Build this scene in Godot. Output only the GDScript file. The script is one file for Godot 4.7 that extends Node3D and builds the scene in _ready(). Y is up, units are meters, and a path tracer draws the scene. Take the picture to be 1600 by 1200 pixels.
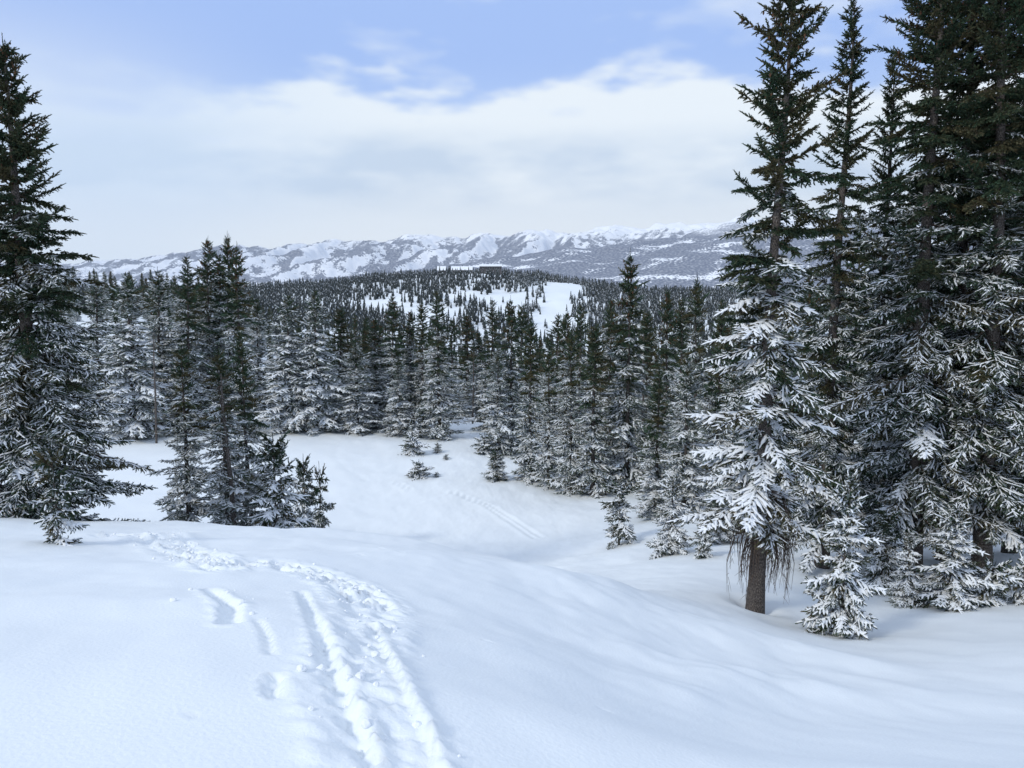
extends Node3D
# A snowy clearing below a ridge: skier's track in the foreground, spruces on both sides,
# a wooded hill with a lodge, and a snow-covered range under low cloud.

const EYE := 1.7            # height of the camera above the snow it stands on
const PITCH := 8.5          # degrees that the camera looks down
const FOCAL := 1203.0       # focal length in pixels of the 1600 x 1200 photograph

var env: Environment
var rng := RandomNumberGenerator.new()
var drift := FastNoiseLite.new()
var grain := FastNoiseLite.new()
var clump := FastNoiseLite.new()
var lat := PackedFloat32Array()      # terrain lattice: columns = bearing, rows = log of distance
const NB := 31
const ND := 76
const B0 := -0.9
const B1 := 0.9
const LD0 := 0.405                    # ln 1.5
const LD1 := 7.31                     # ln 1495
var lines := []                       # ski tracks and other marks pressed into the snow
var wells := []                       # hollows round trunks
var M := {}
var names := {}


func _ready() -> void:
	rng.seed = 11
	view_and_light()
	materials()
	noises()
	terrain_lattice()
	marks_in_snow()
	heroes_spots()
	snow_field()
	mountains()
	far_forest()
	lodges()
	make_pools()
	big_trees()
	saplings()
	middle_trees()
	snow_clods()


# ---------------------------------------------------------------- camera, sky, sun
func view_and_light() -> void:
	var cam := Camera3D.new()
	cam.name = "camera"
	cam.fov = 2.0 * rad_to_deg(atan(600.0 / FOCAL))
	cam.near = 0.1
	cam.far = 30000.0
	cam.position = Vector3(0, EYE, 0)
	cam.rotation_degrees = Vector3(-PITCH, 0, 0)
	add_child(cam)
	cam.current = true
	env = Environment.new()
	env.tonemap_mode = Environment.TONE_MAPPER_LINEAR
	env.tonemap_exposure = 1.06
	env.background_mode = Environment.BG_SKY
	var sky := Sky.new()
	var pm := PanoramaSkyMaterial.new()
	pm.panorama = sky_picture()
	sky.sky_material = pm
	env.sky = sky
	env.sdfgi_enabled = true
	env.ssao_enabled = true
	env.ssil_enabled = true
	env.fog_enabled = true
	env.fog_density = 0.000045
	env.fog_light_color = Color(0.90, 0.94, 1.0)
	var we := WorldEnvironment.new()
	we.name = "world_environment"
	we.environment = env
	add_child(we)
	var sun := DirectionalLight3D.new()
	sun.name = "sun"
	sun.light_energy = 0.5
	sun.light_color = Color(1.0, 0.985, 0.94)
	sun.light_angular_distance = 10.0
	sun.shadow_enabled = true
	sun.rotation_degrees = Vector3(-36, -50, 0)   # veiled sun, to the left and a little behind
	add_child(sun)


func smooth(a: float, b: float, x: float) -> float:
	return smoothstep(a, b, x)


func sky_picture() -> ImageTexture:
	var w := 2560
	var h := 1280
	var n1 := FastNoiseLite.new()
	n1.seed = 5
	n1.frequency = 1.0
	n1.fractal_octaves = 5
	var n2 := FastNoiseLite.new()
	n2.seed = 9
	n2.frequency = 1.0
	n2.fractal_octaves = 4
	var im := Image.create(w, h, false, Image.FORMAT_RGBF)
	var blue := Color(0.61, 0.73, 0.95).srgb_to_linear()
	var pale := Color(0.80, 0.88, 0.975).srgb_to_linear()
	var white := Color(0.915, 0.95, 0.98).srgb_to_linear()
	var grey := Color(0.785, 0.85, 0.925).srgb_to_linear()
	var glow := Color(0.93, 0.96, 0.985).srgb_to_linear()
	for j in h / 2 + 8:
		var el := (0.5 - (j + 0.5) / h) * 180.0
		var ce := cos(deg_to_rad(el))
		var se := sin(deg_to_rad(el))
		for i in w:
			var az := fposmod((i + 0.5) / w * 360.0 + 180.0, 360.0) - 180.0
			var x := sin(deg_to_rad(az)) * ce
			var z := cos(deg_to_rad(az)) * ce
			# stretched along the horizon, as a layer seen from below
			var a := n1.get_noise_3d(x * 4.0, se * 11.0, z * 4.0)
			var b := n2.get_noise_3d(x * 9.0, se * 34.0, z * 9.0)
			# broken high cloud over blue
			var veil := -0.28 + 1.0 * a + 0.35 * b + 0.75 * smooth(4.0, 24.0, az) * smooth(60.0, 40.0, az) * smooth(13.5, 17.0, el)
			veil = lerpf(veil, 0.72 + 1.3 * a + 0.3 * b, smooth(19.0, 30.0, el))  # unseen cloud overhead, thickened to make the skylight less blue
			veil = clampf(veil, 0.0, 1.0)
			if az < -14.0 and az > -60.0:
				veil = maxf(veil, smooth(-14.0, -33.0, az) * 0.5 * smooth(18.0, 11.0, el))
			var c := blue.lerp(pale, clampf(0.12 + 0.35 * smooth(15.0, 8.0, el), 0.0, 1.0))
			c = c.lerp(white, veil * 0.8)
			# the bank of cloud that lies on the range
			var top := 11.9 + 2.6 * a + 1.9 * b
			top += 1.3 * exp(-pow((az + 12.5) / 5.0, 2.0)) + 1.5 * exp(-pow((az - 8.0) / 6.0, 2.0)) - 0.9 * exp(-pow((az + 4.5) / 2.5, 2.0))
			top -= 1.6 * smooth(-18.0, -30.0, az)
			var soft := lerpf(1.5, 4.5, smooth(-16.0, -26.0, az))
			var inside := smooth(-soft * 0.5, soft, top - el)
			var under := smooth(10.5, 7.8, el) * smooth(3.2, 6.5, el)
			var bank := white.lerp(grey, clampf(under * (0.75 + 1.1 * a + 0.5 * b), 0.0, 1.0))
			bank = bank.lerp(pale, 0.55 * smooth(-6.0, -26.0, az))
			bank = bank.lerp(glow, smooth(5.0, 1.5, el) * (0.85 - 0.5 * smooth(-12.0, -28.0, az)))
			c = c.lerp(bank, inside)
			im.set_pixel(i, j, c)
	var low := glow.lerp(grey, 0.5)
	for j in range(h / 2 + 8, h):
		im.fill_rect(Rect2i(0, j, w, 1), low)
	return ImageTexture.create_from_image(im)


# ---------------------------------------------------------------- materials
func mat(called: String, c: Color, rough := 0.9) -> StandardMaterial3D:
	var m := StandardMaterial3D.new()
	m.resource_name = called
	m.albedo_color = c.linear_to_srgb()
	m.roughness = rough
	m.metallic_specular = 0.25
	M[called] = m
	return m


func noise_tex(freq: float, octaves: int, s: int, lo: Color, hi: Color, normal := false, bump := 4.0) -> NoiseTexture2D:
	var n := FastNoiseLite.new()
	n.seed = s
	n.frequency = freq
	n.fractal_octaves = octaves
	var t := NoiseTexture2D.new()
	t.width = 512
	t.height = 512
	t.seamless = true
	t.noise = n
	if normal:
		t.as_normal_map = true
		t.bump_strength = bump
	else:
		var g := Gradient.new()
		g.set_color(0, lo)
		g.set_color(1, hi)
		t.color_ramp = g
	return t


func materials() -> void:
	var s := mat("snow", Color(0.85, 0.885, 0.90), 0.75)
	s.normal_enabled = true
	s.normal_texture = noise_tex(0.05, 5, 3, Color.BLACK, Color.WHITE, true, 3.0)
	s.normal_scale = 0.5
	s.uv1_triplanar = true
	s.uv1_world_triplanar = true
	s.uv1_scale = Vector3.ONE * 0.9
	mat("branch_snow", Color(0.85, 0.87, 0.89), 0.8)
	var f := mat("needles", Color.WHITE, 0.75)
	f.vertex_color_use_as_albedo = true
	var bk := mat("bark", Color.WHITE, 0.95)
	bk.albedo_texture = noise_tex(0.06, 5, 21, Color(0.10, 0.09, 0.085), Color(0.62, 0.58, 0.55))
	bk.normal_enabled = true
	bk.normal_texture = noise_tex(0.05, 4, 22, Color.BLACK, Color.WHITE, true, 10.0)
	bk.uv1_triplanar = true
	bk.uv1_scale = Vector3(1.3, 0.5, 1.3)
	mat("twig_wood", Color(0.10, 0.075, 0.06), 0.95)
	mat("cone_scale", Color(0.10, 0.052, 0.03), 0.85)
	var mt := mat("mountain_face", Color.WHITE, 0.95)
	mt.vertex_color_use_as_albedo = true
	var ft := mat("far_needles", Color.WHITE, 0.9)
	ft.vertex_color_use_as_albedo = true
	mat("timber", Color(0.10, 0.092, 0.09), 0.8)
	mat("dark_glass", Color(0.04, 0.045, 0.05), 0.2)
	mat("stone", Color(0.25, 0.24, 0.23), 0.9)


func noises() -> void:
	drift.seed = 31
	drift.frequency = 1.0
	drift.fractal_octaves = 3
	grain.seed = 47
	grain.frequency = 1.0
	grain.fractal_octaves = 4
	clump.seed = 77
	clump.frequency = 1.0
	clump.fractal_octaves = 3


# ---------------------------------------------------------------- the lie of the land
func terrain_lattice() -> void:
	# one row per bearing (x over distance): pairs of distance and height of the snow
	var prof := [
		[-0.83, [1.5, -0.1, 4, -0.5, 6, -0.9, 9, -1.75, 12, -2.6, 15, -3.3, 20, -4.7, 25, -7.0, 32, -9.3, 40, -10.6, 63, -11.8, 110, -12.0, 220, -12.5, 320, -14, 450, -20, 700, -26, 950, -26, 1400, -60]],
		[-0.61, [1.5, -0.1, 4, -0.55, 6, -0.95, 9, -1.8, 12, -2.7, 15, -3.5, 20, -5.0, 25, -7.3, 32, -9.5, 40, -10.6, 63, -11.8, 110, -12.0, 220, -12.5, 320, -14, 450, -20, 700, -26, 950, -26, 1400, -60]],
		[-0.39, [1.5, -0.1, 4, -0.55, 6, -0.95, 9, -1.87, 12, -2.7, 15, -3.5, 18, -4.3, 24, -6.6, 32, -9.3, 40, -10.8, 63, -11.8, 110, -12.3, 220, -14, 320, -18, 450, -28, 700, -30, 950, -24, 1400, -70]],
		[-0.22, [1.5, -0.1, 4, -0.6, 6, -1.1, 9, -1.95, 12, -2.75, 17, -4.05, 22, -7.0, 30, -10.2, 36, -11.5, 41, -11.8, 50, -11.6, 63, -11.7, 80, -14, 110, -18, 150, -25, 220, -36, 320, -46, 450, -53, 600, -43, 950, -15, 1050, -28, 1400, -120]],
		[-0.04, [1.5, -0.1, 4, -0.75, 6, -1.4, 9, -2.3, 12, -3.1, 16, -4.1, 21, -7.4, 29, -10.6, 36, -11.6, 41, -11.9, 50, -12.0, 60, -11.9, 75, -12.9, 110, -19, 150, -26, 220, -38, 320, -48, 450, -55, 600, -42, 950, 8, 1050, -4, 1400, -120]],
		[0.09, [1.5, -0.1, 4, -0.9, 6, -1.7, 9, -2.75, 12, -3.65, 14.5, -4.25, 19, -6.9, 26, -8.7, 33, -10.3, 44, -11.6, 60, -13, 75, -14.5, 110, -20, 150, -27, 220, -39, 320, -50, 450, -58, 600, -52, 900, -11, 1000, -22, 1400, -120]],
		[0.26, [1.5, -0.1, 4, -1.05, 6, -2.0, 9, -3.2, 12, -4.2, 16, -5.3, 20, -6.25, 25, -7.5, 32, -9.0, 50, -12, 63, -13.5, 80, -15, 110, -20, 150, -27, 220, -38, 320, -47, 450, -50, 700, -19, 800, -24, 1400, -120]],
		[0.435, [1.5, -0.1, 4, -1.1, 6, -2.15, 9, -3.5, 12, -4.7, 15, -5.9, 18, -6.5, 22, -7.2, 32, -9, 50, -12, 80, -15, 150, -25, 220, -33, 320, -40, 450, -45, 700, -25, 900, -30, 1400, -120]],
		[0.70, [1.5, -0.1, 4, -1.1, 6, -2.2, 9, -3.55, 12, -4.6, 15, -5.6, 18, -6.3, 22, -6.9, 32, -8.4, 50, -11, 80, -14, 150, -22, 220, -30, 320, -36, 450, -40, 700, -25, 900, -30, 1400, -120]],
		[0.9, [1.5, -0.1, 4, -1.1, 6, -2.2, 9, -3.5, 12, -4.5, 15, -5.4, 18, -6.1, 22, -6.7, 32, -8.2, 50, -11, 80, -14, 150, -22, 220, -30, 320, -36, 450, -40, 700, -25, 900, -30, 1400, -120]],
	]
	var at_d := []
	for p in prof:
		var row := PackedFloat32Array()
		var q: Array = p[1]
		var k := 0
		for j in ND:
			var ld := LD0 + (LD1 - LD0) * j / (ND - 1.0)
			while k < q.size() / 2 - 2 and log(q[2 * k + 2]) < ld:
				k += 1
			var a := log(q[2 * k])
			var b := log(q[2 * k + 2])
			row.append(lerpf(q[2 * k + 1], q[2 * k + 3], clampf((ld - a) / (b - a), 0.0, 1.0)))
		at_d.append(row)
	lat.resize(NB * ND)
	for i in NB:
		var b := B0 + (B1 - B0) * i / (NB - 1.0)
		var k := 0
		while k < prof.size() - 2 and prof[k + 1][0] < b:
			k += 1
		var t := clampf((b - prof[k][0]) / (prof[k + 1][0] - prof[k][0]), 0.0, 1.0)
		for j in ND:
			lat[i * ND + j] = lerpf(at_d[k][j], at_d[k + 1][j], t)
	for pass_ in 2:                    # soften along the bearing
		var old := lat.duplicate()
		for i in range(1, NB - 1):
			for j in ND:
				lat[i * ND + j] = 0.25 * old[(i - 1) * ND + j] + 0.5 * old[i * ND + j] + 0.25 * old[(i + 1) * ND + j]


func ground(x: float, z: float) -> float:
	var d := maxf(-z, 1.5)
	var fb := clampf((x / d - B0) / (B1 - B0), 0.0, 1.0) * (NB - 1.0)
	var fd := clampf((log(d) - LD0) / (LD1 - LD0), 0.0, 1.0) * (ND - 1.0)
	var i := mini(int(fb), NB - 2)
	var j := mini(int(fd), ND - 2)
	var u := fb - i
	var v := fd - j
	var wv0 := (1 - v) * (1 - v) * (1 - v) / 6.0
	var wv1 := (3 * v * v * v - 6 * v * v + 4) / 6.0
	var wv3 := v * v * v / 6.0
	var wv2 := 1.0 - wv0 - wv1 - wv3
	var wu0 := (1 - u) * (1 - u) * (1 - u) / 6.0
	var wu1 := (3 * u * u * u - 6 * u * u + 4) / 6.0
	var wu3 := u * u * u / 6.0
	var wu2 := 1.0 - wu0 - wu1 - wu3
	var j0 := maxi(j - 1, 0)
	var j3 := mini(j + 2, ND - 1)
	var r := maxi(i - 1, 0) * ND
	var y := wu0 * (wv0 * lat[r + j0] + wv1 * lat[r + j] + wv2 * lat[r + j + 1] + wv3 * lat[r + j3])
	r = i * ND
	y += wu1 * (wv0 * lat[r + j0] + wv1 * lat[r + j] + wv2 * lat[r + j + 1] + wv3 * lat[r + j3])
	r += ND
	y += wu2 * (wv0 * lat[r + j0] + wv1 * lat[r + j] + wv2 * lat[r + j + 1] + wv3 * lat[r + j3])
	r = mini(i + 2, NB - 1) * ND
	y += wu3 * (wv0 * lat[r + j0] + wv1 * lat[r + j] + wv2 * lat[r + j + 1] + wv3 * lat[r + j3])
	return y


func along(row: float) -> Vector2:
	# sight line through a row of the photograph: (rise per metre ahead, sideways factor)
	var v := (600.0 - row) / FOCAL
	var p := deg_to_rad(PITCH)
	var k := cos(p) + v * sin(p)
	return Vector2((v * cos(p) - sin(p)) / k, 1.0 / (FOCAL * k))


func survey(px: float, row: float) -> Vector3:
	# where the sight line first meets the snow
	var s := along(row)
	var d := 1.6
	while d < 1400.0:
		var x := d * (px - 800.0) * s.y
		if EYE + d * s.x <= ground(x, -d):
			break
		d *= 1.006
	var xx := d * (px - 800.0) * s.y
	return Vector3(xx, ground(xx, -d), -d)


func at_depth(px: float, row: float, d: float) -> Vector3:
	var s := along(row)
	return Vector3(d * (px - 800.0) * s.y, EYE + d * s.x, -d)


func standing(px: float, row: float, d: float) -> Vector3:
	var p := at_depth(px, row, d)
	return Vector3(p.x, ground(p.x, p.z), p.z)


# ---------------------------------------------------------------- marks pressed into the snow
func path_on_snow(points: Array) -> PackedVector2Array:
	var c := Curve2D.new()
	var w := []
	for p in points:
		var s := survey(p[0], p[1])
		w.append(Vector2(s.x, s.z))
	for i in w.size():
		var t: Vector2 = (w[mini(i + 1, w.size() - 1)] - w[maxi(i - 1, 0)]) / 6.0
		c.add_point(w[i], -t, t)
	return c.tessellate(3, 3.0)


func mark(kind: String, points: Array, width: float, depth: float) -> void:
	var p := path_on_snow(points)
	var box := Rect2(p[0], Vector2.ZERO)
	for q in p:
		box = box.expand(q)
	lines.append({"kind": kind, "p": p, "w": width, "d": depth, "box": box.grow(width * 2.5)})


func marks_in_snow() -> void:
	# the churned traverse that comes over the rise from the left
	mark("churn", [[170, 838], [240, 845], [300, 868], [345, 885], [420, 883], [480, 893], [540, 912], [575, 940]], 0.26, 0.11)
	mark("churn", [[255, 832], [300, 862], [340, 892]], 0.20, 0.08)
	mark("churn", [[545, 915], [585, 960], [560, 1010], [555, 1080], [590, 1160], [630, 1260]], 0.2, 0.05)
	# ski grooves running down to the camera
	mark("groove", [[472, 925], [490, 970], [512, 1040], [535, 1100], [570, 1170], [600, 1260]], 0.06, 0.042)
	mark("groove", [[585, 985], [606, 1040], [634, 1100], [666, 1170], [698, 1260]], 0.05, 0.04)
	mark("berm", [[515, 985], [545, 1060], [562, 1110], [585, 1170], [610, 1260]], 0.045, 0.035)
	mark("berm", [[590, 985], [612, 1040], [641, 1100], [674, 1170], [706, 1260]], 0.045, 0.045)
	# single pole and ski holes left of the track
	mark("groove", [[330, 918], [346, 932], [362, 942], [358, 970]], 0.085, 0.06)
	mark("groove", [[404, 970], [417, 1000], [423, 1026]], 0.035, 0.025)
	mark("groove", [[432, 1060], [428, 1072], [425, 1088]], 0.05, 0.04)
	for q in [[430, 838], [592, 856], [560, 868], [625, 868], [700, 1048], [1005, 850], [1420, 1010], [300, 1120], [760, 1010], [940, 1120]]:
		mark("groove", [q, [q[0] + 6, q[1] + 3]], 0.025, 0.018)
	# older, snowed-in tracks on the meadow
	mark("old", [[440, 715], [500, 690], [560, 684], [620, 690]], 0.3, 0.03)
	mark("old", [[620, 688], [545, 692], [525, 705], [535, 730], [575, 752]], 0.3, 0.03)
	mark("old", [[710, 772], [760, 790], [800, 815], [840, 840]], 0.3, 0.03)
	mark("old", [[620, 755], [640, 766]], 0.3, 0.03)
	# wind-packed waves that run down to the trees on the right
	mark("wave", [[830, 895], [880, 935], [940, 985], [1020, 1030], [1150, 1060]], 0.8, 0.10)
	mark("wave", [[880, 890], [940, 925], [1030, 965], [1160, 1000], [1300, 1030]], 0.9, 0.12)
	mark("wave", [[720, 880], [800, 960], [850, 1050], [870, 1150]], 0.9, 0.05)
	mark("wave", [[1060, 1085], [1120, 1068], [1190, 1062], [1250, 1075]], 0.5, 0.12)
	mark("wave", [[1280, 1050], [1350, 1062], [1430, 1080]], 0.35, 0.06)


func mark_height(x: float, z: float) -> float:
	var y := 0.0
	var at := Vector2(x, z)
	var churned := 0.0
	for l in lines:
		if not l.box.has_point(at):
			continue
		var p: PackedVector2Array = l.p
		var best := 1e9
		for i in p.size() - 1:
			var a := p[i]
			var ab := p[i + 1] - a
			var t := clampf((at - a).dot(ab) / maxf(ab.length_squared(), 1e-9), 0.0, 1.0)
			best = minf(best, (at - a - ab * t).length_squared())
		var r: float = sqrt(best) / l.w
		if r > 2.4:
			continue
		match l.kind:
			"groove":
				var jag := 1.0 + 0.5 * grain.get_noise_2d(x * 6.0, z * 6.0)
				r *= jag
				y -= l.d * (1.0 - smoothstep(0.35, 1.0, r))
				y += l.d * 0.28 * exp(-pow((r - 1.35) / 0.35, 2.0))
			"berm":
				y += l.d * exp(-r * r) * (1.0 + 0.7 * grain.get_noise_2d(x * 7.0, z * 7.0))
			"churn":
				churned = maxf(churned, (1.0 - smoothstep(0.55, 1.25, r + 0.45 * grain.get_noise_2d(x * 3.0, z * 3.0))) * l.d)
				y += 0.03 * exp(-pow((r - 1.5) / 0.4, 2.0)) * (0.5 + grain.get_noise_2d(x * 5.0, z * 5.0))
			"old":
				y -= l.d * (exp(-pow((r - 0.5) / 0.3, 2.0)) - 0.6 * exp(-pow((r - 1.3) / 0.4, 2.0)))
			"wave":
				y += l.d * exp(-r * r) * (1.0 + 0.5 * drift.get_noise_2d(x * 0.5, z * 0.5))
	if churned > 0.0:
		var c := clump.get_noise_2d(x * 3.2, z * 3.2)
		y += churned * (-0.45 + 1.2 * c + 0.7 * absf(clump.get_noise_2d(x * 7.0 + 9.0, z * 7.0)) + 0.22 * grain.get_noise_2d(x * 13.0, z * 13.0))
	return y


func snow(x: float, z: float) -> float:
	var d := -z
	var y := ground(x, z)
	var near := 1.0 - smoothstep(60.0, 200.0, d)
	if near > 0.0:
		y += near * (0.13 * drift.get_noise_2d(x * 0.16, z * 0.16) + 0.04 * drift.get_noise_2d(x * 0.7 + 40.0, z * 0.45) + 0.006 * grain.get_noise_2d(x * 2.2, z * 1.5)) * smoothstep(1.0, 8.0, d)
	else:
		y += (1.0 - near) * 3.0 * drift.get_noise_2d(x * 0.012, z * 0.012) * smoothstep(200.0, 600.0, d)
	if d < 75.0 and d > 0.5 and absf(x) < 30.0:
		y += mark_height(x, z)
	for w in wells:
		var r: float = Vector2(x - w.x, z - w.y).length() / w.z
		if r < 3.0:
			y += -0.22 * exp(-r * r * 2.2) + 0.04 * exp(-pow((r - 1.5) / 0.5, 2.0))
	return y


func steps(spec: Array) -> PackedFloat32Array:
	# rising coordinates: [start, [end, spacing], ...], each spacing easing into the next
	var out := PackedFloat32Array([spec[0]])
	var at: float = spec[0]
	for k in range(1, spec.size()):
		var gap: float = spec[k][1]
		var grow: float = spec[k][2]
		while at < spec[k][0]:
			at += gap
			gap *= grow
			out.append(at)
	return out


func snow_field() -> void:
	var right := steps([0.0, [2.5, 0.045, 1.0], [5.0, 0.05, 1.015], [1600.0, 0.12, 1.045]])
	var left := steps([0.0, [3.6, 0.044, 1.0], [8.0, 0.055, 1.015], [1600.0, 0.12, 1.045]])
	var xs := PackedFloat32Array()
	for i in range(left.size() - 1, 0, -1):
		xs.append(-left[i])
	xs.append_array(right)
	var fwd := steps([2.2, [8.5, 0.036, 1.0], [16.0, 0.045, 1.012], [70.0, 0.12, 1.012], [1500.0, 0.7, 1.03]])
	var zs := PackedFloat32Array([14.0, 9.0, 5.0, 2.5, 1.0, 0.0, -0.6, -1.1, -1.5, -1.9])
	for f in fwd:
		zs.append(-f)
	var nx := xs.size()
	var nz := zs.size()
	var v := PackedVector3Array()
	v.resize(nx * nz)
	for j in nz:
		for i in nx:
			v[j * nx + i] = Vector3(xs[i], snow(xs[i], zs[j]), zs[j])
	var n := PackedVector3Array()
	n.resize(nx * nz)
	for j in nz:
		for i in nx:
			var a := v[j * nx + mini(i + 1, nx - 1)] - v[j * nx + maxi(i - 1, 0)]
			var b := v[mini(j + 1, nz - 1) * nx + i] - v[maxi(j - 1, 0) * nx + i]
			n[j * nx + i] = a.cross(b).normalized()
	var idx := PackedInt32Array()
	idx.resize((nx - 1) * (nz - 1) * 6)
	var k := 0
	for j in nz - 1:
		for i in nx - 1:
			var o := j * nx + i
			idx[k] = o
			idx[k + 1] = o + nx
			idx[k + 2] = o + 1
			idx[k + 3] = o + 1
			idx[k + 4] = o + nx
			idx[k + 5] = o + nx + 1
			k += 6
	var arr := []
	arr.resize(Mesh.ARRAY_MAX)
	arr[Mesh.ARRAY_VERTEX] = v
	arr[Mesh.ARRAY_NORMAL] = n
	arr[Mesh.ARRAY_INDEX] = idx
	var am := ArrayMesh.new()
	am.add_surface_from_arrays(Mesh.PRIMITIVE_TRIANGLES, arr)
	var o := MeshInstance3D.new()
	o.name = "snow_field"
	o.mesh = am
	o.material_override = M.snow
	o.set_meta("kind", "structure")
	o.set_meta("label", "untracked snow slope falling from the camera to the trees, crossed by a ski track")
	add_child(o)
	print("snow field ", nx, " x ", nz)


# ---------------------------------------------------------------- the far range
func between(table: Array, b: float) -> float:
	var k := 0
	while k < table.size() - 2 and table[k + 1][0] < b:
		k += 1
	var t := clampf((b - table[k][0]) / (table[k + 1][0] - table[k][0]), 0.0, 1.0)
	return lerpf(table[k][1], table[k + 1][1], t)


const RANGE_CREST := [[-0.8, 20.0], [-0.557, 50.0], [-0.457, 105.0], [-0.374, 205.0], [-0.29, 215.0], [-0.216, 255.0], [-0.125, 300.0], [-0.033, 325.0], [0.058, 355.0], [0.166, 410.0], [0.25, 450.0], [0.42, 540.0], [0.8, 600.0]]
const SLOPE_CREST := [[-0.5, -150.0], [-0.25, -85.0], [-0.13, 5.0], [0.05, 112.0], [0.166, 180.0], [0.29, 285.0], [0.5, 370.0], [0.9, 430.0]]


func mountain_height(x: float, d: float, near_one: bool) -> float:
	var b := x / d
	if near_one:
		# wooded slope that rises to the right
		var f := clampf(1.0 - absf(d - 5000.0) / 1500.0, 0.0, 1.0)
		var crest := between(SLOPE_CREST, b) + 14.0 * drift.get_noise_2d(x * 0.004, 7.0)
		return -190.0 + (crest + 190.0) * pow(f, 0.8) + 26.0 * clump.get_noise_2d(x * 0.002, d * 0.002) * (0.3 + f)
	var g := clampf((d - 5000.0) / 2600.0, 0.0, 1.0)
	var spur := x + 0.30 * (7600.0 - d) + 260.0 * drift.get_noise_2d(x * 0.0005, d * 0.0005)
	spur += 330.0 * clump.get_noise_2d(x * 0.0011 + 5.0, d * 0.0004)
	var w := 1.0 - absf(fposmod(spur / 640.0, 1.0) * 2.0 - 1.0)
	w = smoothstep(0.0, 1.0, w)
	var y := -190.0 + (between(RANGE_CREST, b) + 190.0) * pow(g, 0.75)
	y += (w - 0.55) * (105.0 + 90.0 * drift.get_noise_2d(x * 0.0011, 50.0)) * sin(pow(g, 0.8) * PI * 0.86) * smoothstep(-0.75, -0.4, b)
	y += 30.0 * clump.get_noise_2d(x * 0.002, d * 0.002) + 26.0 * grain.get_noise_2d(x * 0.007, d * 0.004)
	if d > 7700.0:
		y -= (d - 7700.0) * 0.12
	return y


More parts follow.
